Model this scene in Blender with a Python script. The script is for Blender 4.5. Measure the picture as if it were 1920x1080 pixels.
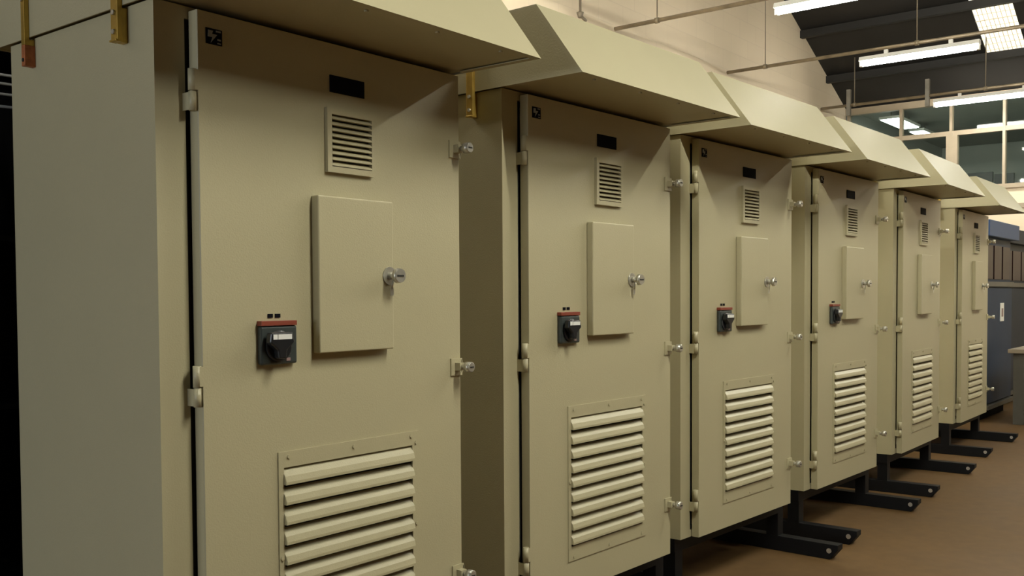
import bpy, bmesh, math, random
from mathutils import Vector, Matrix
random.seed(3)
for o in list(bpy.data.objects): bpy.data.objects.remove(o)
SC = bpy.context.scene
COL = SC.collection
ZO = 0.26                      # measured heights are above the cabinet bottoms; the floor lies 0.26 m lower
# ------------------------------------------------------------------ camera
F, PPX, PPY = 1844.69, 959.9, 616.26
yaw, pit, rol = 0.9023, -0.0342, -0.0058
d = Vector((math.sin(yaw), math.cos(yaw), 0)); r = Vector((math.cos(yaw), -math.sin(yaw), 0)); u = Vector((0, 0, 1))
d2 = d*math.cos(pit) + u*math.sin(pit); u2 = -d*math.sin(pit) + u*math.cos(pit)
r3 = r*math.cos(rol) + u2*math.sin(rol); u3 = -r*math.sin(rol) + u2*math.cos(rol)
cam_d = bpy.data.cameras.new('camera'); cam = bpy.data.objects.new('camera', cam_d); COL.objects.link(cam)
m = Matrix.Identity(4)
for i in range(3):
    m[i][0] = r3[i]; m[i][1] = u3[i]; m[i][2] = -d2[i]
m[0][3], m[1][3], m[2][3] = -1.3133, -2.1058, 1.0978 + ZO
cam.matrix_world = m
cam_d.sensor_fit = 'HORIZONTAL'; cam_d.sensor_width = 36; cam_d.lens = F/1920*36
cam_d.shift_x = (960-PPX)/1920; cam_d.shift_y = (PPY-540)/1920
cam_d.clip_start = 0.05; cam_d.clip_end = 200
SC.camera = cam
# ------------------------------------------------------------------ world, exposure
W = bpy.data.worlds.new('world'); SC.world = W; W.use_nodes = True
bg = W.node_tree.nodes['Background']; bg.inputs[0].default_value = (0.75, 0.85, 1, 1); bg.inputs[1].default_value = 0.4
SC.view_settings.view_transform = 'Standard'; SC.view_settings.look = 'None'
SC.view_settings.exposure = 0.0; SC.view_settings.gamma = 1.0; SC.view_settings.use_curve_mapping = False
TUBE_POWER = 375.0
SKYLIGHT_POWER = 0.9

def area_lamp(name, loc, rot, sx, sy, power, colour):
    l = bpy.data.lights.new(name, 'AREA'); l.shape = 'RECTANGLE'; l.size = sx; l.size_y = sy
    l.energy = power; l.color = colour
    o = bpy.data.objects.new(name, l); COL.objects.link(o); o.location = loc; o.rotation_euler = rot
    return o
# added area lamp, unseen: cool daylight fill for the nearest cabinet's side
area_lamp('window_daylight', (-8.85, 0.5, 1.9), (0, math.radians(-90), 0), 2.0, 3.6, 245, (0.84, 0.92, 1.0))

# ------------------------------------------------------------------ materials
def mat(name, col, rough=0.5, metal=0.0, noise=0.0, nscale=8.0, bump=0.0, bscale=60.0, emis=None, es=0.0, col2=None, spec=0.5):
    M = bpy.data.materials.new(name); M.use_nodes = True
    nt = M.node_tree; b = nt.nodes['Principled BSDF']
    b.inputs['Base Color'].default_value = (*col, 1); b.inputs['Roughness'].default_value = rough
    b.inputs['Metallic'].default_value = metal; b.inputs['Specular IOR Level'].default_value = spec
    tc = nt.nodes.new('ShaderNodeTexCoord')
    if noise or col2:
        n = nt.nodes.new('ShaderNodeTexNoise'); n.inputs['Scale'].default_value = nscale; n.inputs['Detail'].default_value = 5
        nt.links.new(tc.outputs['Object'], n.inputs['Vector'])
        rp = nt.nodes.new('ShaderNodeValToRGB')
        c1 = tuple(max(0, c*(1-noise)) for c in col); c2 = col2 if col2 else tuple(min(1, c*(1+noise)) for c in col)
        rp.color_ramp.elements[0].color = (*c1, 1); rp.color_ramp.elements[1].color = (*c2, 1)
        rp.color_ramp.elements[0].position = 0.3; rp.color_ramp.elements[1].position = 0.7
        nt.links.new(n.outputs['Fac'], rp.inputs['Fac']); nt.links.new(rp.outputs['Color'], b.inputs['Base Color'])
    if bump:
        n2 = nt.nodes.new('ShaderNodeTexNoise'); n2.inputs['Scale'].default_value = bscale; n2.inputs['Detail'].default_value = 3
        nt.links.new(tc.outputs['Object'], n2.inputs['Vector'])
        bp = nt.nodes.new('ShaderNodeBump'); bp.inputs['Strength'].default_value = bump; bp.inputs['Distance'].default_value = 0.002
        nt.links.new(n2.outputs['Fac'], bp.inputs['Height']); nt.links.new(bp.outputs['Normal'], b.inputs['Normal'])
    if emis:
        b.inputs['Emission Color'].default_value = (*emis, 1); b.inputs['Emission Strength'].default_value = es
    return M
M = {}
M['paint'] = mat('beige_grey_paint', (0.45, 0.405, 0.252), 0.42, noise=0.025, nscale=2.5, bump=0.25, bscale=220)
M['gasket'] = mat('black_gasket', (0.012, 0.011, 0.008), 0.8)  # near-black standing in for shade in gaps, slots and holes
M['frame_black'] = mat('black_steel_paint', (0.003, 0.003, 0.0035), 0.55, noise=0.2, spec=0.25)
M['zinc'] = mat('zinc_plated_steel', (0.62, 0.60, 0.52), 0.32, metal=0.75, noise=0.1, nscale=30)
M['hinge'] = mat('hinge_paint', (0.5, 0.47, 0.36), 0.4, noise=0.04)
M['brass'] = mat('yellow_passivated_steel', (0.50, 0.33, 0.07), 0.36, metal=0.75, noise=0.2, nscale=18)
M['copper'] = mat('reddish_rusted_end', (0.42, 0.14, 0.05), 0.5, metal=0.4, noise=0.25, nscale=60)
M['plate'] = mat('black_engraved_plate', (0.005, 0.005, 0.008), 0.7, spec=0.05)
M['engrave'] = mat('faded_engraving', (0.045, 0.045, 0.05), 0.5)
M['silver'] = mat('silver_print', (0.28, 0.29, 0.27), 0.4)
M['plastic'] = mat('dark_grey_plastic', (0.038, 0.046, 0.043), 0.35, noise=0.05)
M['plastic_black'] = mat('black_plastic', (0.012, 0.013, 0.015), 0.28)
M['red'] = mat('red_plastic', (0.23, 0.045, 0.022), 0.45)
M['white'] = mat('white_print', (0.8, 0.8, 0.76), 0.4)
M['grime'] = mat('print_mark', (0.25, 0.16, 0.15), 0.5)
M['tube'] = mat('fluorescent_tube', (0.9, 0.9, 0.9), 0.3, emis=(1.0, 0.98, 0.85), es=TUBE_POWER)
M['tube_old'] = mat('ageing_fluorescent_tube', (0.9, 0.9, 0.9), 0.3, emis=(1.0, 0.98, 0.88), es=TUBE_POWER*0.34)  # same tubes, dimmed to keep the far hood fronts from overbrightening
M['tube_mid'] = mat('newer_fluorescent_tube', (0.9, 0.9, 0.9), 0.3, emis=(1.0, 0.98, 0.85), es=TUBE_POWER*0.6)  # turned down so the far doors and hoods balance with the near ones
M['housing'] = mat('batten_housing', (0.72, 0.70, 0.64), 0.4)
M['drop'] = mat('grey_drop_box', (0.22, 0.20, 0.16), 0.5, noise=0.2)
M['conduit'] = mat('galvanised_conduit', (0.27, 0.215, 0.14), 0.45, metal=0.2, noise=0.35, nscale=6)
M['wire'] = mat('suspension_wire', (0.20, 0.16, 0.11), 0.6)
M['window_frame'] = mat('cream_window_paint', (0.36, 0.29, 0.20), 0.45, noise=0.06)
M['roof'] = mat('dark_roof_lining', (0.011, 0.0095, 0.008), 0.7, noise=0.35, nscale=1.2)
M['cladding'] = mat('dark_brown_cladding', (0.06, 0.045, 0.03), 0.7, noise=0.2, nscale=1)  # unseen walls coloured dark to cut light bounced onto the cabinet fronts
M['purlin'] = mat('dark_purlin_steel', (0.0085, 0.007, 0.0055), 0.6, noise=0.2)
M['office'] = mat('office_wall_paint', (0.34, 0.345, 0.31), 0.7, noise=0.06, nscale=1)
M['office_light'] = mat('office_light_panel', (0.9, 0.95, 0.9), 0.4, emis=(0.9, 1.0, 0.95), es=13.0)
M['skylight'] = mat('skylight_sheet', (0.8, 0.8, 0.7), 0.4, emis=(1.0, 0.93, 0.76), es=SKYLIGHT_POWER)
M['mesh'] = mat('translucent_rib', (0.5, 0.45, 0.33), 0.5, emis=(1.0, 0.86, 0.62), es=SKYLIGHT_POWER*0.35)
M['blue'] = mat('blue_cabinet_paint', (0.010, 0.030, 0.070), 0.55, noise=0.08, nscale=3, spec=0.2)
M['blue_dark'] = mat('dark_blue_paint', (0.005, 0.014, 0.030), 0.55, noise=0.08, nscale=3, spec=0.2)
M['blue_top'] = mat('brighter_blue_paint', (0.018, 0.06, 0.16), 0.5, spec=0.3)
M['maroon'] = mat('dark_red_window', (0.018, 0.004, 0.004), 0.4, spec=0.2)
M['grey_steel'] = mat('grey_bench_steel', (0.085, 0.08, 0.065), 0.5, noise=0.1)
M['bench_top'] = mat('bench_top_laminate', (0.30, 0.25, 0.18), 0.5, noise=0.05)
M['rack'] = mat('matt_black_rack', (0.0025, 0.0025, 0.003), 0.8, spec=0.03)
M['cable'] = mat('pale_cable_sheath', (0.13, 0.135, 0.14), 0.5)
M['dark_item'] = mat('dark_office_equipment', (0.012, 0.014, 0.013), 0.5)

def wall_mat():
    m_ = mat('painted_blockwork', (0.62, 0.52, 0.37), 0.7)
    nt = m_.node_tree; b = nt.nodes['Principled BSDF']
    tc = nt.nodes.new('ShaderNodeTexCoord'); mp = nt.nodes.new('ShaderNodeMapping')
    mp.inputs['Rotation'].default_value = (math.radians(90), 0, 0)
    br = nt.nodes.new('ShaderNodeTexBrick'); br.inputs['Scale'].default_value = 1.0
    br.inputs['Brick Width'].default_value = 0.45; br.inputs['Row Height'].default_value = 0.225; br.inputs['Mortar Size'].default_value = 0.006
    br.inputs['Mortar Smooth'].default_value = 0.6
    br.inputs['Color1'].default_value = (0.80, 0.665, 0.485, 1); br.inputs['Color2'].default_value = (0.82, 0.685, 0.50, 1)
    br.inputs['Mortar'].default_value = (0.76, 0.63, 0.46, 1)
    nt.links.new(tc.outputs['Object'], mp.inputs['Vector']); nt.links.new(mp.outputs['Vector'], br.inputs['Vector'])
    nt.links.new(br.outputs['Color'], b.inputs['Base Color'])
    bp = nt.nodes.new('ShaderNodeBump'); bp.inputs['Strength'].default_value = 0.15; bp.inputs['Distance'].default_value = 0.003; bp.invert = True
    nt.links.new(br.outputs['Fac'], bp.inputs['Height']); nt.links.new(bp.outputs['Normal'], b.inputs['Normal'])
    return m_
M['wall'] = wall_mat()

def floor_mat():
    m_ = mat('brown_concrete', (0.3, 0.2, 0.11), 0.45, spec=0.25)
    nt = m_.node_tree; b = nt.nodes['Principled BSDF']
    tc = nt.nodes.new('ShaderNodeTexCoord')
    n1 = nt.nodes.new('ShaderNodeTexNoise'); n1.inputs['Scale'].default_value = 0.9; n1.inputs['Detail'].default_value = 8; n1.inputs['Roughness'].default_value = 0.65
    n2 = nt.nodes.new('ShaderNodeTexNoise'); n2.inputs['Scale'].default_value = 14; n2.inputs['Detail'].default_value = 6
    nt.links.new(tc.outputs['Object'], n1.inputs['Vector']); nt.links.new(tc.outputs['Object'], n2.inputs['Vector'])
    mx = nt.nodes.new('ShaderNodeMath'); mx.operation = 'MULTIPLY_ADD'; mx.inputs[1].default_value = 0.35; 
    nt.links.new(n2.outputs['Fac'], mx.inputs[0]); nt.links.new(n1.outputs['Fac'], mx.inputs[2])
    rp = nt.nodes.new('ShaderNodeValToRGB')
    e = rp.color_ramp.elements; e[0].position = 0.45; e[1].position = 0.95
    e[0].color = (0.095, 0.053, 0.019, 1); e[1].color = (0.165, 0.094, 0.035, 1)
    nt.links.new(mx.outputs[0], rp.inputs['Fac']); nt.links.new(rp.outputs['Color'], b.inputs['Base Color'])
    rr = nt.nodes.new('ShaderNodeMapRange'); rr.inputs[3].default_value = 0.5; rr.inputs[4].default_value = 0.75
    nt.links.new(n1.outputs['Fac'], rr.inputs[0]); nt.links.new(rr.outputs[0], b.inputs['Roughness'])
    return m_
M['floor'] = floor_mat()

def glass_mat():
    m_ = bpy.data.materials.new('window_glass'); m_.use_nodes = True; nt = m_.node_tree
    for n in list(nt.nodes): nt.nodes.remove(n)
    out = nt.nodes.new('ShaderNodeOutputMaterial'); mix = nt.nodes.new('ShaderNodeMixShader')
    t = nt.nodes.new('ShaderNodeBsdfTransparent'); t.inputs[0].default_value = (0.9, 0.94, 0.93, 1)
    g = nt.nodes.new('ShaderNodeBsdfGlossy'); g.inputs['Roughness'].default_value = 0.03
    fr = nt.nodes.new('ShaderNodeFresnel'); fr.inputs[0].default_value = 1.22
    nt.links.new(fr.outputs[0], mix.inputs[0]); nt.links.new(t.outputs[0], mix.inputs[1]); nt.links.new(g.outputs[0], mix.inputs[2])
    nt.links.new(mix.outputs[0], out.inputs[0]); return m_
M['glass'] = glass_mat()

# ------------------------------------------------------------------ mesh helpers
class MB:
    """collects shapes for one mesh; coordinates in the measured frame"""
    def __init__(s): s.bm = bmesh.new()
    def box(s, x0, x1, y0, y1, z0, z1):
        v = [s.bm.verts.new(p) for p in ((x0,y0,z0),(x1,y0,z0),(x1,y1,z0),(x0,y1,z0),(x0,y0,z1),(x1,y0,z1),(x1,y1,z1),(x0,y1,z1))]
        for f in ((0,3,2,1),(4,5,6,7),(0,1,5,4),(1,2,6,5),(2,3,7,6),(3,0,4,7)): s.bm.faces.new([v[i] for i in f])
        return s
    def prism(s, poly, axis, a, b):
        """poly of 2-D points swept along axis (0: poly is y,z; 1: poly is x,z; 2: poly is x,y)"""
        def P(p, t): return {0: (t, p[0], p[1]), 1: (p[0], t, p[1]), 2: (p[0], p[1], t)}[axis]
        v0 = [s.bm.verts.new(P(p, a)) for p in poly]; v1 = [s.bm.verts.new(P(p, b)) for p in poly]; n = len(poly)
        s.bm.faces.new(v0[::-1]); s.bm.faces.new(v1)
        for i in range(n): s.bm.faces.new((v0[i], v0[(i+1) % n], v1[(i+1) % n], v1[i]))
        return s
    def tube(s, p0, p1, rad, n=14, rad2=None):
        p0 = Vector(p0); p1 = Vector(p1); ax = (p1-p0).normalized()
        t = Vector((0,0,1)) if abs(ax.z) < 0.9 else Vector((1,0,0)); a = ax.cross(t).normalized(); b = ax.cross(a)
        rad2 = rad if rad2 is None else rad2
        c0 = [s.bm.verts.new(p0+(a*math.cos(2*math.pi*i/n)+b*math.sin(2*math.pi*i/n))*rad) for i in range(n)]
        c1 = [s.bm.verts.new(p1+(a*math.cos(2*math.pi*i/n)+b*math.sin(2*math.pi*i/n))*rad2) for i in range(n)]
        s.bm.faces.new(c0[::-1]); s.bm.faces.new(c1)
        for i in range(n):
            f = s.bm.faces.new((c0[i], c0[(i+1) % n], c1[(i+1) % n], c1[i])); f.smooth = True
        return s
    def path(s, pts, rad, n=8):
        for a, b in zip(pts, pts[1:]): s.tube(a, b, rad, n)
        return s
    def holed(s, x0, x1, z0, z1, y0, y1, holes):
        """sheet in x,z with rectangular holes (hx0,hx1,hz0,hz1), thickness y0..y1"""
        xs = sorted({x0, x1, *[h[0] for h in holes], *[h[1] for h in holes]}); zs = sorted({z0, z1, *[h[2] for h in holes], *[h[3] for h in holes]})
        cell = {}
        for i in range(len(xs)-1):
            for k in range(len(zs)-1):
                cx = (xs[i]+xs[i+1])/2; cz = (zs[k]+zs[k+1])/2
                cell[i, k] = not any(h[0] < cx < h[1] and h[2] < cz < h[3] for h in holes)
        vs = {}
        def V(x, y, z):
            if (x, y, z) not in vs: vs[x, y, z] = s.bm.verts.new((x, y, z))
            return vs[x, y, z]
        for (i, k), on in cell.items():
            if not on: continue
            a, b, c, e = xs[i], xs[i+1], zs[k], zs[k+1]
            s.bm.faces.new((V(a,y0,c), V(b,y0,c), V(b,y0,e), V(a,y0,e))); s.bm.faces.new((V(a,y1,c), V(a,y1,e), V(b,y1,e), V(b,y1,c)))
            if not cell.get((i-1, k)): s.bm.faces.new((V(a,y0,c), V(a,y0,e), V(a,y1,e), V(a,y1,c)))
            if not cell.get((i+1, k)): s.bm.faces.new((V(b,y0,c), V(b,y1,c), V(b,y1,e), V(b,y0,e)))
            if not cell.get((i, k-1)): s.bm.faces.new((V(a,y0,c), V(a,y1,c), V(b,y1,c), V(b,y0,c)))
            if not cell.get((i, k+1)): s.bm.faces.new((V(a,y0,e), V(b,y0,e), V(b,y1,e), V(a,y1,e)))
        return s
    def build(s, name, material, parent=None, bevel=0.0, seg=2):
        bm = s.bm; bmesh.ops.recalc_face_normals(bm, faces=bm.faces)
        for v in bm.verts: v.co.z += ZO
        if parent is not None:
            off = Vector((0,0,0)); p = parent
            while p is not None: off += p.location; p = p.parent
        else:
            co = [v.co for v in bm.verts]
            off = Vector(((min(c.x for c in co)+max(c.x for c in co))/2, (min(c.y for c in co)+max(c.y for c in co))/2, min(c.z for c in co)))
        for v in bm.verts: v.co -= off
        me = bpy.data.meshes.new(name); bm.to_mesh(me); bm.free(); me.materials.append(material)
        o = bpy.data.objects.new(name, me); COL.objects.link(o)
        if parent is not None: o.parent = parent
        else: o.location = off
        if bevel:
            b = o.modifiers.new('bevel', 'BEVEL'); b.width = bevel; b.segments = seg; b.limit_method = 'ANGLE'; b.angle_limit = math.radians(40)
        return o
def tag(o, label, cat, group=None, kind=None):
    o['label'] = label
    if cat: o['category'] = cat
    if group: o['group'] = group
    if kind: o['kind'] = kind
    return o
def thing(name, loc, label, cat, group=None):
    o = bpy.data.objects.new(name, None); COL.objects.link(o); o.location = loc; o.empty_display_size = 0.1
    return tag(o, label, cat, group)
def copy_tree(o, parent=None):
    c = o.copy(); COL.objects.link(c); c.parent = parent
    for ch in [k for k in COL.objects if k.parent == o]: copy_tree(ch, c)
    return c
def struct(o, label=None):
    o['kind'] = 'structure'
    if label: o['label'] = label
    return o

# ------------------------------------------------------------------ the setting
XW, YB, YF, XN = 13.7, 3.24, -11.0, -9.0         # far wall, back wall, front wall, near wall
SL, ZE = 0.47, 3.89; XR = (XW+XN)/2; ZR = ZE + SL*(XW-XR)
struct(MB().box(XN-0.2, XW+0.2, YF-0.2, YB+0.2, -ZO-0.15, -ZO).build('floor', M['floor']), 'bare brown concrete workshop floor under the cabinets')
gable = [(XN,-ZO),(XW,-ZO),(XW,ZE),(XR,ZR),(XN,ZE)]
struct(MB().prism(gable, 1, YB, YB+0.2).build('wall_back', M['wall']), 'cream painted gable wall behind the cabinet row')
struct(MB().prism(gable, 1, YF-0.2, YF).build('wall_front', M['cladding']))
struct(MB().box(XN-0.2, XN, YF, YB, -ZO, ZE).build('wall_near', M['cladding']))
# far wall: masonry under the glazing, masonry beside it
WY1 = -1.8
ww = MB().box(XW, XW+0.2, YF, YB, -ZO, 2.54); ww.box(XW, XW+0.2, YF, WY1, 2.54, ZE)
struct(ww.build('wall_far', M['wall']), 'cream wall with a ledge under the office windows')
struct(MB().box(XW-0.05, XW, YF, YB, 2.26, 2.32).build('trim_1', M['window_frame']))
# roof slopes with translucent strips left open
def roof_piece(x0, x1, y0, y1, mb, t=0.08):
    z = lambda x: ZE + SL*(XW-x) if x >= XR else ZE + SL*(x-XN)
    mb.prism([(x0, z(x0)), (x1, z(x1)), (x1, z(x1)+t), (x0, z(x0)+t)], 1, y0, y1)
SKX0, SKX1 = 7.5, 12.98
strips = [(0.62, 1.09), (-3.4, -2.9), (-7.3, -6.8)]  # only the first is in view; the others are added for daylight from above
rf = MB(); roof_piece(XR, SKX0, YF, YB, rf); roof_piece(SKX1, XW, YF, YB, rf); roof_piece(XN, XR, YF, YB, rf)
ys = [YB] + [v for s_ in strips for v in (s_[1], s_[0])] + [YF]
for k in range(0, len(ys), 2): roof_piece(SKX0, SKX1, ys[k+1], ys[k], rf)
roof = struct(rf.build('ceiling', M['roof']), 'dark pitched roof lining sloping down to the office windows')
zr = lambda x: ZE + SL*(XW-x) if x >= XR else ZE + SL*(x-XN)
for i, (a, b) in enumerate(strips):
    sk = MB(); n = 9; x1_ = SKX1
    # corrugated sheet: ribs run down the slope
    pts = []
    for j in range(n*2+1):
        y = a + (b-a)*j/(n*2); pts.append((y, 0.02 if j % 2 else 0.0))
    bm = sk.bm; lo = [bm.verts.new((SKX0, y, zr(SKX0)+0.02+h)) for y, h in pts]; hi = [bm.verts.new((x1_, y, zr(x1_)+0.02+h)) for y, h in pts]
    lo2 = [bm.verts.new((SKX0, y, zr(SKX0)+0.026+h)) for y, h in pts]; hi2 = [bm.verts.new((x1_, y, zr(x1_)+0.026+h)) for y, h in pts]
    for j in range(len(pts)-1):
        bm.faces.new((lo[j], lo[j+1], hi[j+1], hi[j])); bm.faces.new((lo2[j], hi2[j], hi2[j+1], lo2[j+1]))
    sk_o = struct(sk.build('window_%d' % (i+3), M['skylight']), 'ribbed translucent roof skylight strip')
    rb = MB(); zo = 0.004
    for j in range(1, 9):
        y = a + (b-a)*j/9; rb.prism([(SKX0, zr(SKX0)+zo), (SKX1, zr(SKX1)+zo), (SKX1, zr(SKX1)+zo+0.006), (SKX0, zr(SKX0)+zo+0.006)], 1, y-0.004, y+0.004)
    xx = SKX1
    while xx > SKX0:
        big = round((SKX1-xx)/0.11) % 6 == 0
        rb.prism([(xx-(0.02 if big else 0.004), zr(xx)+zo), (xx, zr(xx)+zo), (xx, zr(xx)+zo+0.006), (xx-(0.02 if big else 0.004), zr(xx)+zo+0.006)], 1, a, b); xx -= 0.11
    rb.build('reinforcing_mesh', M['mesh'], sk_o)
# purlins along the building
for i, x in enumerate([12.9, 11.93, 10.8, 9.6, 8.4, 7.2]):
    struct(MB().box(x-0.04, x+0.04, YF, YB, zr(x)-0.11, zr(x)-0.01).build('trim_%d' % (i+2), M['purlin']))

# glazed partition over the far wall
wf = MB(); WX0, WX1 = XW-0.03, XW+0.07
wf.box(WX0, WX1, WY1, YB-0.002, 3.79, ZE-0.002)              # head
wf.box(WX0-0.02, WX1, WY1, YB-0.002, 2.54, 2.60)             # sill
wf.box(WX0, WX1, WY1, YB-0.002, 3.335, 3.40)          # transom
for y in [YB-0.05, 2.419, 1.724, 1.028, 0.333, -0.362, -1.057, -1.75]:
    wf.box(WX0-0.01, WX1, y-0.018, y+0.018, 2.60, 3.79)
for y in [1.71, -0.37]:
    wf.box(WX0-0.012, WX1, y-0.075, y+0.075, 2.60, 3.335)
win = struct(wf.build('window_1', M['window_frame']), 'cream framed office glazing above the far wall')
MB().box(XW+0.015, XW+0.021, WY1, YB-0.002, 2.60, 3.79).build('pane', M['glass'], win)
# unseen window added behind the camera to go with the daylight lamp
w2 = MB()
w2.box(XN, XN+0.06, -1.4, 2.4, 0.55, 0.62); w2.box(XN, XN+0.06, -1.4, 2.4, 2.68, 2.75)
for y in (-1.4, 0.5, 2.33): w2.box(XN, XN+0.06, y, y+0.07, 0.62, 2.68)
w2o = struct(w2.build('window_2', M['window_frame']))
MB().box(XN+0.01, XN+0.02, -1.4, 2.4, 0.62, 2.68).build('pane', M['glass'], w2o)
# the office behind the glazing
OX1 = 19.0
struct(MB().box(XW+0.2, OX1, WY1, YB, 2.40, 2.50).build('floor_office', M['office']))
struct(MB().box(XW+0.08, OX1, WY1, YB+0.2, 3.90, 4.0).build('ceiling_office', M['office']))
struct(MB().box(OX1, OX1+0.1, WY1, YB+0.2, 2.4, 4.0).build('wall_office_back', M['office']), 'grey office wall behind the glazing')
struct(MB().box(XW+0.2, OX1, WY1-0.1, WY1, 2.4, 4.0).build('wall_office_front', M['office']))
struct(MB().box(XW+0.2, OX1, YB, YB+0.1, 2.4, 4.0).build('wall_office_side', M['office']))

# ------------------------------------------------------------------ the control cabinets
xL, xR_, WB, Dp = 0.0912, 1.0361, 1.05, 0.7107
ZT, HO, YT, ZTT = 1.80, 0.3482, -0.1633, 2.0467
DT = 0.04
def louvre(x0, x1, z0, z1, n, proud, back, gap, solid=False):
    """n blades, upper edge inside, lower edge standing out"""
    g = MB(); p = (z1-z0)/n; yf = -DT-0.004
    for i in range(n):
        t = z1 - i*p; b = t - p + gap*p; top = t - 0.02*p
        g.prism([(yf+back, top), (yf-proud*0.55, b+0.42*p), (yf-proud, b+0.14*p), (yf-proud, b), (yf+back, b) if solid else (yf-proud+0.002, b)] + ([] if solid else [(yf-proud+0.002, b+0.12*p), (yf-proud*0.5, b+0.38*p), (yf+back, top-0.003)]), 0, x0, x1)
        for xx in (x0, x1):   # pressed blade ends
            g.prism([(yf+back, top), (yf-proud*0.55, b+0.42*p), (yf-proud, b), (yf+0.003, b)], 0, xx-0.0012, xx+0.0012)
    return g
def make_cabinet(label):
    t = thing('control_cabinet', (0, 0, 0), label, 'cabinet', 'beige control cabinets in the row')
    # body: sheet-metal carcass with a front frame
    b = MB()
    b.box(0, 0.003, 0, Dp, 0, ZT); b.box(WB-0.003, WB, 0, Dp, 0, ZT); b.box(0.003, WB-0.003, Dp-0.003, Dp, 0, ZT)
    b.box(0.003, WB-0.003, 0, Dp-0.003, 0, 0.003); b.box(0.003, WB-0.003, 0, Dp-0.003, ZT-0.003, ZT)
    b.holed(0.003, WB-0.003, 0.003, ZT-0.003, 0.0, 0.02, [(0.082, WB-0.05, 0.03, ZT-0.03)])
    b.box(0.083, WB-0.051, 0.055, 0.06, 0.031, ZT-0.031)
    b.build('body', M['paint'], t)
    gk = MB(); gk.holed(0.0835, WB-0.052, 0.032, ZT-0.032, 0.004, 0.018, [(0.095, WB-0.065, 0.05, ZT-0.05)])  # black ring standing in for shade in the gap round the door
    gk.build('door_gasket', M['gasket'], t)
    # door
    dr = MB(); V1 = (0.502, 0.650, 1.452, 1.594); V2 = (0.329, 0.811, 0.172, 0.648)
    dr.holed(xL, xR_, 0.0, ZT-0.012, -DT, -DT+0.003, [V1, V2])
    dr.holed(xL, xR_, 0.0, ZT-0.012, -DT+0.003, -0.004, [(xL+0.003, xR_-0.003, 0.003, ZT-0.015)])
    door = dr.build('door', M['paint'], t, bevel=0.002)
    MB().box(0.45, 0.69, -0.012, -0.008, 1.42, 1.63).build('filter_backing', M['gasket'], door)  # near-black sheets stand in for the shade inside the vent slots
    MB().box(0.28, 0.86, -0.012, -0.008, 0.13, 0.70).build('filter_backing', M['gasket'], door)
    # small upper vent, a screwed-on raised grille
    g = louvre(V1[0], V1[1], V1[2], V1[3], 9, 0.009, 0.006, 0.13, True)
    g.holed(0.4856, 0.6569, 1.4358, 1.6105, -DT-0.012, -DT, [V1])
    g.build('upper_vent', M['paint'], door)
    # large lower louvre panel with screws
    g = louvre(V2[0], V2[1], V2[2], V2[3], 9, 0.011, 0.010, 0.15)
    g.holed(0.312, 0.838, 0.118, 0.690, -DT-0.004, -DT, [V2])
    for x, z in ((0.345,0.676),(0.575,0.674),(0.805,0.676),(0.32,0.41),(0.826,0.655),(0.826,0.41),(0.345,0.132),(0.575,0.132),(0.805,0.132)):
        g.tube((x, -DT-0.004, z), (x, -DT-0.0075, z), 0.0055, 10)
    g.build('louvre_panel', M['paint'], door)
    # plates
    npb = MB().box(0.504, 0.632, -DT-0.003, -DT, 1.655, 1.702).build('nameplate', M['plate'], door, bevel=0.001)
    e = MB(); xx = 0.514
    for w in (0.022, 0.012, 0.03, 0.016, 0.018):
        e.box(xx, xx+w, -DT-0.0035, -DT-0.003, 1.673, 1.684); xx += w+0.004
    lab = MB().box(0.114, 0.160, -DT-0.002, -DT, 1.711, 1.749).build('warning_label', M['plate'], door)
    # bolt-like mark printed on the label
    e = MB(); yy = -DT-0.002; y2 = yy-0.0008
    e.prism([(0.120,1.744),(0.134,1.744),(0.131,1.736),(0.146,1.736),(0.127,1.714),(0.132,1.728),(0.119,1.728)], 1, y2, yy)
    e.box(0.142, 0.156, y2, yy, 1.742, 1.746); e.box(0.146, 0.156, y2, yy, 1.722, 1.726); e.box(0.146, 0.156, y2, yy, 1.714, 1.717)
    e.build('label_mark', M['silver'], door)
    # latches on the free edge
    for z in (1.556, 0.873, 0.215):
        l = MB(); l.box(0.988, 1.040, -DT-0.005, -DT, z-0.028, z+0.026); l.box(1.036, 1.042, -DT-0.005, 0.0, z-0.02, z+0.02)
        l.box(1.005, 1.030, -0.066, -DT-0.005, z-0.012, z+0.012)
        l.build('latch', M['paint'], door); l = MB()
        l.tube((1.018, -0.066, z), (1.018, -0.082, z), 0.008, 14)
        l.tube((1.018, -0.082, z), (1.018, -0.102, z), 0.0165, 22); 
        l.tube((1.018, -0.102, z), (1.018, -0.104, z), 0.0165, 22, 0.014)
        l.build('latch_knob', M['zinc'], door)
        MB().box(1.010, 1.026, -0.1055, -0.1035, z-0.002, z+0.002).build('latch_slot', M['gasket'], door)
    # hinges: door knuckle above, frame knuckle below
    for z in (1.593, 0.878, 0.165):
        h = MB(); h.tube((0.082,-0.030,z), (0.082,-0.030,z+0.052), 0.0105, 16); h.tube((0.082,-0.030,z-0.048), (0.082,-0.030,z-0.002), 0.0095, 16)
        h.tube((0.082,-0.030,z-0.002), (0.082,-0.030,z), 0.006, 12)
        h.box(0.082, 0.095, -0.0405, -0.034, z+0.002, z+0.050); h.box(0.074, 0.077, -0.030, 0.0, z-0.046, z-0.004)
        h.build('hinge', M['paint'], t)
    # shallow box on the door, with lock and key
    bx = MB().box(0.4349, 0.714, -0.069, -DT, 0.9443, 1.368).build('inspection_box', M['paint'], t, bevel=0.004, seg=3)
    l = MB(); l.tube((0.696, -0.069, 1.155), (0.696, -0.073, 1.155), 0.026, 26); l.tube((0.696, -0.073, 1.155), (0.696, -0.102, 1.155), 0.011, 26); l.tube((0.696, -0.102, 1.155), (0.696, -0.116, 1.155), 0.0215, 30, 0.020)
    l.build('lock', M['zinc'], bx)
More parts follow.
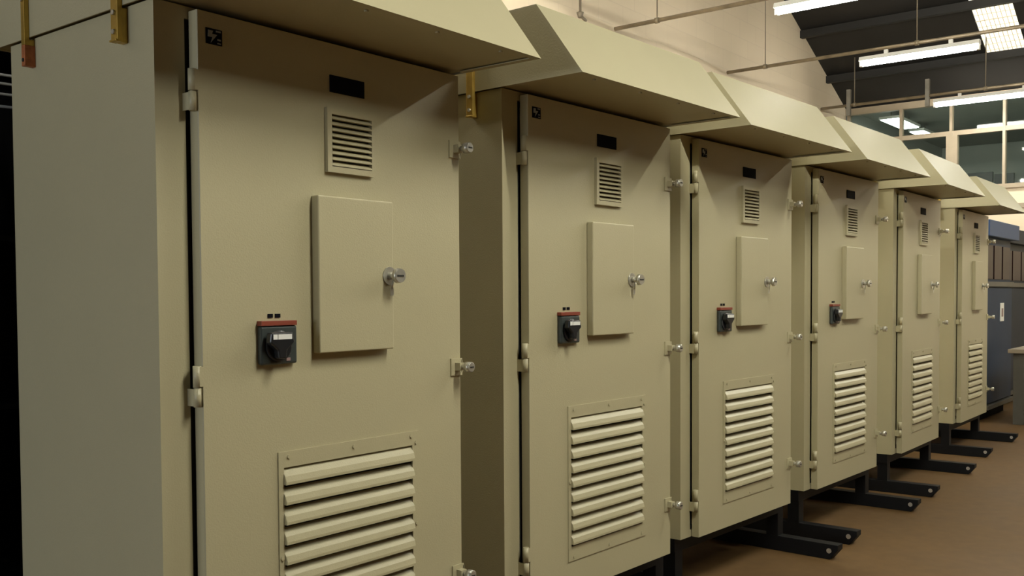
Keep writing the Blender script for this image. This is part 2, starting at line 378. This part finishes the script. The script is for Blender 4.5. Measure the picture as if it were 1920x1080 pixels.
    k = MB(); k.box(0.682, 0.708, -0.1175, -0.116, 1.152, 1.157)
    k.build('lock_slot', M['gasket'], bx)
    k = MB(); k.tube((0.696, -0.085, 1.146), (0.694, -0.082, 1.118), 0.003, 8); k.box(0.688, 0.700, -0.083, -0.081, 1.098, 1.120)
    k.build('key', M['zinc'], bx)
    # rotary isolator
    iso = MB().box(0.252, 0.368, -0.058, -DT, 0.922, 1.022).build('isolator_switch', M['plastic'], t, bevel=0.006, seg=3)
    MB().box(0.252, 0.366, -0.060, -DT, 1.0225, 1.035).build('red_band', M['red'], iso, bevel=0.001)
    h = MB(); h.tube((0.304, -0.058, 0.970), (0.304, -0.066, 0.970), 0.041, 30); h.prism([(0.258,0.980),(0.262,1.006),(0.330,1.006),(0.336,0.980),(0.312,0.960),(0.309,0.938),(0.285,0.938),(0.282,0.960)], 1, -0.088, -0.066)
    h.build('handle', M['plastic_black'], iso, bevel=0.004)
    w = MB(); w.box(0.266, 0.279, -0.0895, -0.088, 0.988, 1.001); w.box(0.281, 0.325, -0.0895, -0.088, 0.988, 1.001); w.build('handle_marking', M['white'], iso)
    w = MB(); w.box(0.330, 0.343, -0.0595, -0.058, 0.948, 0.956); w.box(0.330, 0.343, -0.0595, -0.058, 0.930, 0.938); w.build('printed_mark', M['grime'], iso)
    tl = MB(); tl.box(0.286, 0.302, -DT-0.002, -DT, 1.0425, 1.0525); tl.box(0.309, 0.326, -DT-0.002, -DT, 1.0425, 1.0525); tl.build('switch_label', M['plate'], t)
    # hood: overhanging canopy with sloped front, recessed underside
    x0, x1 = -0.0155, 1.060; yb = Dp+0.07; prof = [(yb, ZT), (-HO, ZT), (YT, ZTT), (yb, ZTT)]
    hd = MB(); th = 0.004
    hd.prism(prof, 0, x0, x0+th); hd.prism(prof, 0, x1-th, x1)
    hd.prism([(-HO, ZT), (YT, ZTT), (YT+0.006, ZTT-0.004), (-HO+0.008, ZT)], 0, x0+th, x1-th)
    hd.box(x0+th, x1-th, YT, yb, ZTT-0.004, ZTT); hd.box(x0+th, x1-th, yb-0.004, yb, ZT, ZTT-0.004)
    hd.box(x0+th, x1-th, -HO+0.02, yb-0.004, ZT+0.006, ZT+0.010)
    # return flanges round the underside
    hd.box(x0+th, x1-th, -HO+0.006, -HO+0.026, ZT, ZT+0.003)
    for a, b_ in ((x0+th, x0+th+0.018), (x1-th-0.018, x1-th)): hd.box(a, b_, -HO+0.026, -0.045, ZT, ZT+0.003)
    for x in (0.12, 0.40, 0.66, 0.93): hd.tube((x, -HO+0.05, ZT+0.006), (x, -HO+0.05, ZT+0.001), 0.006, 10)
    hd.build('hood', M['paint'], t)
    # fixing brackets across the seam, left side
    for y, w_, zb, typ in ((0.122, 0.030, 1.712, 0), (0.580, 0.019, 1.778, 1)):
        k = MB(); k.box(-0.029, -0.0160, y-w_/2, y+w_/2, zb, 1.985)
        if typ == 0: k.box(-0.034, -0.029, y-w_/2, y+w_/2, zb, zb+0.005)
        k.box(-0.0160, 0.0, y-w_/2+0.004, y+w_/2-0.004, zb, 1.795)
        ko = k.build('lifting_bracket', M['brass'], t, bevel=0.001)
        for z in ((zb+0.024, zb+0.070, 1.90, 1.95) if typ == 0 else (1.90, 1.95)):
            MB().tube((-0.029, y, z), (-0.034, y, z), 0.0065, 6).build('bolt', M['zinc'], ko)
        if typ == 1:
            MB().box(-0.029, 0.0, y-w_/2, y+w_/2, 1.722, 1.778).build('bracket_end', M['copper'], ko, bevel=0.001)
            MB().tube((-0.029, y, 1.738), (-0.031, y, 1.738), 0.005, 10).build('bolt', M['gasket'], ko)  # black disc standing in for the dark inside a hole
    # skid frame
    sk = MB(); zt = -0.0; 
    sk.box(0.0, WB+0.045, 0.03, 0.085, -0.062, 0.0); sk.box(0.0, WB+0.045, Dp-0.085, Dp-0.03, -0.062, 0.0)
    sk.box(0.0, 0.055, 0.085, Dp-0.085, -0.062, 0.0); sk.box(WB-0.01, WB+0.045, 0.085, Dp-0.085, -0.062, 0.0)
    sko = sk.build('base_frame', M['frame_black'], t)
    for a in (0.005, 1.033):
        for y in (0.03, Dp-0.095):
            MB().box(a, a+0.062, y, y+0.065, -ZO+0.078, -0.062).build('post', M['frame_black'], sko)
        ft = MB(); y0, y1, zb = -0.2956, Dp+0.25, -ZO
        ft.prism([(y0, zb+0.078), (y0, zb+0.052), (y0+0.042, zb), (y1-0.042, zb), (y1, zb+0.052), (y1, zb+0.078)], 0, a, a+0.065)
        ft.build('foot', M['frame_black'], sko, bevel=0.002)
        MB().tube((a, y0+0.045, zb+0.045), (a-0.003, y0+0.045, zb+0.045), 0.013, 16).build('anchor_hole', M['zinc'], sko)
    return t
cab_labels = [
 'beige control cabinet nearest the camera, its broad left side in full view',
 'second control cabinet from the left, one brass bracket showing above its dark side',
 'third control cabinet from the left, the first whose whole lower front is in view',
 'fourth control cabinet from the left in the row, beside the third',
 'fifth control cabinet from the left, without a rotary switch, last but one of the row',
 'sixth and farthest control cabinet, narrowest in view, standing just before the blue cabinet']
places = [(0,0,0),(1.306,0.0014,-0.0277),(2.5673,0.0083,-0.0426),(3.9417,-0.0105,-0.0221),(5.4846,-0.0091,0.0125),(7.3959,0.0825,0.0113)]
proto = make_cabinet(cab_labels[0])
cabs = [proto] + [copy_tree(proto) for _ in range(5)]
for o, (x, y, a), lb in zip(cabs, places, cab_labels):
    o.location = (x, y, 0); o.rotation_euler = (0, 0, a); o['label'] = lb
# the two farthest cabinets carry no rotary switch
for o in cabs[4:]:
    for ch in [k for k in COL.objects if k.parent == o and k.name.startswith(('isolator_switch', 'switch_label'))]:
        for g in [k for k in COL.objects if k.parent == ch]: bpy.data.objects.remove(g)
        bpy.data.objects.remove(ch)

# ------------------------------------------------------------------ lighting battens on conduits
def conduit(x, label, y_end=3.21, y0=YF+0.02):
    z = 3.74
    t = thing('lighting_conduit', (x, y_end, z+ZO), label, 'conduit', 'conduits carrying the strip lights')
    MB().tube((x, y_end, z), (x, y0, z), 0.020, 12).build('pipe', M['conduit'], t)
    for y in [2.73, 1.03, -0.5, -2.1, -3.5, -5.5]:
        MB().tube((x, y-0.02, z), (x, y+0.02, z), 0.028, 12).build('coupling', M['conduit'], t)
    for y in [2.73, 1.03, -0.5, -2.1, -3.5, -5.5]:
        MB().tube((x, y, z+0.02), (x, y, zr(x)-0.005), 0.007 if x > 12 else 0.006, 8).build('hanger_wire', M['wire'], t)
    if x > 12:   # thick square drops at the far conduit
        for y in (2.81, 1.75):
            MB().box(x-0.026, x+0.026, y-0.026, y+0.026, 3.60, 3.96).build('junction_drop', M['drop'], t)
    return t
def batten(x, yc, ln, label):
    z = 3.60
    t = thing('fluorescent_batten', (x, yc, z+ZO), label, 'light fitting', 'strip lights')
    h = MB(); h.prism([(x-0.03, z+0.075), (x-0.045, z+0.03), (x+0.045, z+0.03), (x+0.03, z+0.075)], 1, yc-ln/2, yc+ln/2)
    h.box(x-0.02, x+0.02, yc-ln/2, yc-ln/2+0.03, z-0.028, z+0.03); h.box(x-0.02, x+0.02, yc+ln/2-0.03, yc+ln/2, z-0.028, z+0.03)
    h.build('housing', M['housing'], t)
    MB().tube((x, yc-ln/2+0.03, z), (x, yc+ln/2-0.03, z), 0.026, 16).build('tube', M['tube_old'] if yc > 0 and x > 5 else M['tube_mid'] if yc > 0 else M['tube'] if x < 2 else M['tube_mid'], t)
    for s_ in (-0.27, 0.27): MB().box(x-0.015, x+0.015, yc+s_*ln-0.02, yc+s_*ln+0.02, z+0.075, z+0.1195).build('mounting_clip', M['housing'], t)
    return t
clab = {12.6: 'thin conduit close to the far office windows, carrying the farthest strip light',
        9.6: 'thin conduit crossing the skylight, carrying the middle strip light',
        7.1: 'dark conduit nearest in view against the cream gable wall'}
blab = {12.6: 'glowing strip light farthest away, in front of the office windows',
        9.6: 'glowing strip light hanging in front of the dark roof, left of the skylight',
        7.1: 'glowing strip light cut off by the top edge of the photo'}
for x in (12.6, 9.6, 7.1, 4.2, 1.0):
    conduit(x, clab.get(x, 'conduit overhead outside the view of the photo'))
    for yc, ln in ((1.02, 1.22), (-2.1, 1.22)):
        if x == 7.1 and yc > 0: yc = 0.92
        if x < 5 and yc > 0: yc = 2.1  # unseen battens set close to the back wall to brighten it
        if x == 12.6 and yc > 0: yc, ln = 0.96, 1.42
        if x == 1.0 and yc < 0: batten(x, -3.5, 1.22, 'strip light overhead outside the view of the photo')  # extra unseen batten added to brighten the nearest cabinet's door
        batten(x, yc, ln, blab.get(x, 'strip light overhead outside the view of the photo') if yc > 0 else 'strip light overhead outside the view of the photo')
# lone hanging rod at the gable wall
hr = MB(); hr.tube((6.43, 3.17, 3.745), (6.43, 3.17, zr(6.43)-0.01), 0.012, 10); hr.tube((6.43, 3.17, 3.75), (6.43, 3.17, 3.70), 0.035, 12, 0.02); hr.tube((6.43,3.17,3.72),(6.50,3.15,3.68),0.014,8)
tag(hr.build('hanging_rod', M['wire']), 'thin brown rod hanging against the cream gable wall, ending in a hook', 'rod')

# ------------------------------------------------------------------ beyond the glazing
for x0, x1, y0, y1, lb in ((14.05, 15.15, 2.56, 2.86, 'bright office ceiling light, larger one at the left behind the glazing'),
                           (15.5, 16.1, 2.6, 2.85, 'bright office ceiling light, smaller one behind the transom')):
    t = thing('office_light', ((x0+x1)/2, (y0+y1)/2, 3.73+ZO), lb, 'light', 'office ceiling lights')
    MB().box(x0, x1, y0, y1, 3.74, 3.78).build('light_housing', M['housing'], t); MB().box(x0+0.02, x1-0.02, y0+0.02, y1-0.02, 3.73, 3.74).build('diffuser', M['office_light'], t)
    for xx in (x0+0.1, x1-0.1): MB().tube((xx, (y0+y1)/2, 3.78), (xx, (y0+y1)/2, 3.90), 0.006, 8).build('hanger', M['wire'], t)
for i, (y, w_, h_, lb) in enumerate(((1.45, 0.34, 0.24, 'dark screen on the office sill, left one behind the glass'), (1.13, 0.26, 0.20, 'dark screen on the office sill, right one beside the mullion'))):
    t = thing('desk_screen', (14.2, y, 2.5+ZO), lb, 'screen', 'dark screens behind the office glass')
    MB().box(14.19, 14.23, y-w_/2, y+w_/2, 2.58, 2.60+h_).build('display', M['dark_item'], t, bevel=0.004)
    s_ = MB(); s_.box(14.20, 14.22, y-0.03, y+0.03, 2.51, 2.58); s_.box(14.12, 14.30, y-0.1, y+0.1, 2.50, 2.51); s_.build('stand', M['dark_item'], t)

# ------------------------------------------------------------------ blue cabinets and bench at the far end
def blue_cab(x0, x1, y, mt, label, detail):
    t = thing('blue_cabinet', ((x0+x1)/2, y+0.35, 0), label, 'cabinet', 'blue cabinets at the far end')
    zt = 1.68
    MB().box(x0, x1, y, y+0.7, -0.13, zt).build('body', M[mt], t, bevel=0.004)
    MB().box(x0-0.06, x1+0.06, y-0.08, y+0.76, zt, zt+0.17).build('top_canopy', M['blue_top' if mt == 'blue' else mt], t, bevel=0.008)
    MB().box(x0+0.03, x1-0.03, y+0.05, y+0.66, -ZO, -0.13).build('plinth', M['rack'], t)
    dr_ = MB().box(x0+0.05, x1-0.05, y-0.03, y, -0.08, 1.14).build('door', M[mt], t, bevel=0.003)
    MB().box(x0+0.02, x1-0.02, y-0.045, y, 1.16, 1.21).build('cross_rail', M['grey_steel'], t)
    g = MB(); n = 3; w_ = (x1-x0-0.1)/n
    for i in range(n): g.box(x0+0.05+i*w_+0.03, x0+0.05+(i+1)*w_-0.03, y-0.012, y, 1.24, 1.60)
    g.build('upper_window', M['maroon'], t)
    MB().box(x0, x1, y-0.07, y+0.02, -0.13, -0.09).build('bottom_ledge', M['grey_steel'], t)
    return t, dr_
t, dd = blue_cab(9.75, 11.05, 0.40, 'blue', 'blue steel cabinet with a white label, partly hidden by the farthest beige cabinet', 1)
MB().box(10.42, 10.58, 0.362, 0.37, 0.78, 0.98).build('white_label', M['white'], dd)
MB().box(10.46, 10.54, 0.3605, 0.362, 0.83, 0.92).build('label_mark', M['grime'], dd)
blue_cab(11.3, 12.9, 0.55, 'blue_dark', 'darker blue steel cabinet at the right edge, beyond the one with the white label', 0)
t = thing('work_bench', (10.2, -0.25, 0), 'small grey steel bench at the right edge in front of the blue cabinets', 'bench')
MB().box(9.70, 10.7, -0.62, 0.14, 0.475, 0.515).build('bench_top', M['bench_top'], t, bevel=0.003)
for x, y in ((9.76, 0.0), (10.56, 0.0), (9.76, -0.56), (10.56, -0.56)):
    MB().box(x, x+0.08, y, y+0.10, -ZO, 0.475).build('leg', M['grey_steel'], t, bevel=0.003)
MB().box(9.84, 10.56, 0.03, 0.07, -0.12, -0.04).build('lower_rail', M['grey_steel'], t)

# ------------------------------------------------------------------ black rack added behind the first cabinet to darken the strip beside it
t = thing('equipment_rack', (-0.35, 1.8, 0), 'black open rack with pale cables, seen left of the nearest cabinet', 'rack')
bk = MB(); bk.box(-1.3, 0.70, 1.9, 1.93, -ZO, 2.3); bk.build('back_panel', M['rack'], t)
for x in (-1.3, -0.3, 0.64):
    MB().box(x, x+0.06, 1.45, 1.9, -ZO, 2.3).build('upright', M['rack'], t)
for z in (0.1, 0.70, 1.3, 2.1):
    MB().box(-1.24, 0.64, 1.48, 1.9, z, z+0.02).build('shelf', M['rack'], t)
for z, x0 in ((1.875, -0.2), (1.845, -0.1), (1.81, 0.05), (1.77, 0.2)):
    c = MB(); c.path([(x0, 1.47, z-0.25), (x0+0.03, 1.46, z-0.04), (x0+0.10, 1.455, z), (0.55, 1.455, z+0.01), (0.62, 1.5, z-0.2)], 0.005, 8)
    c.build('cable', M['cable'], t)
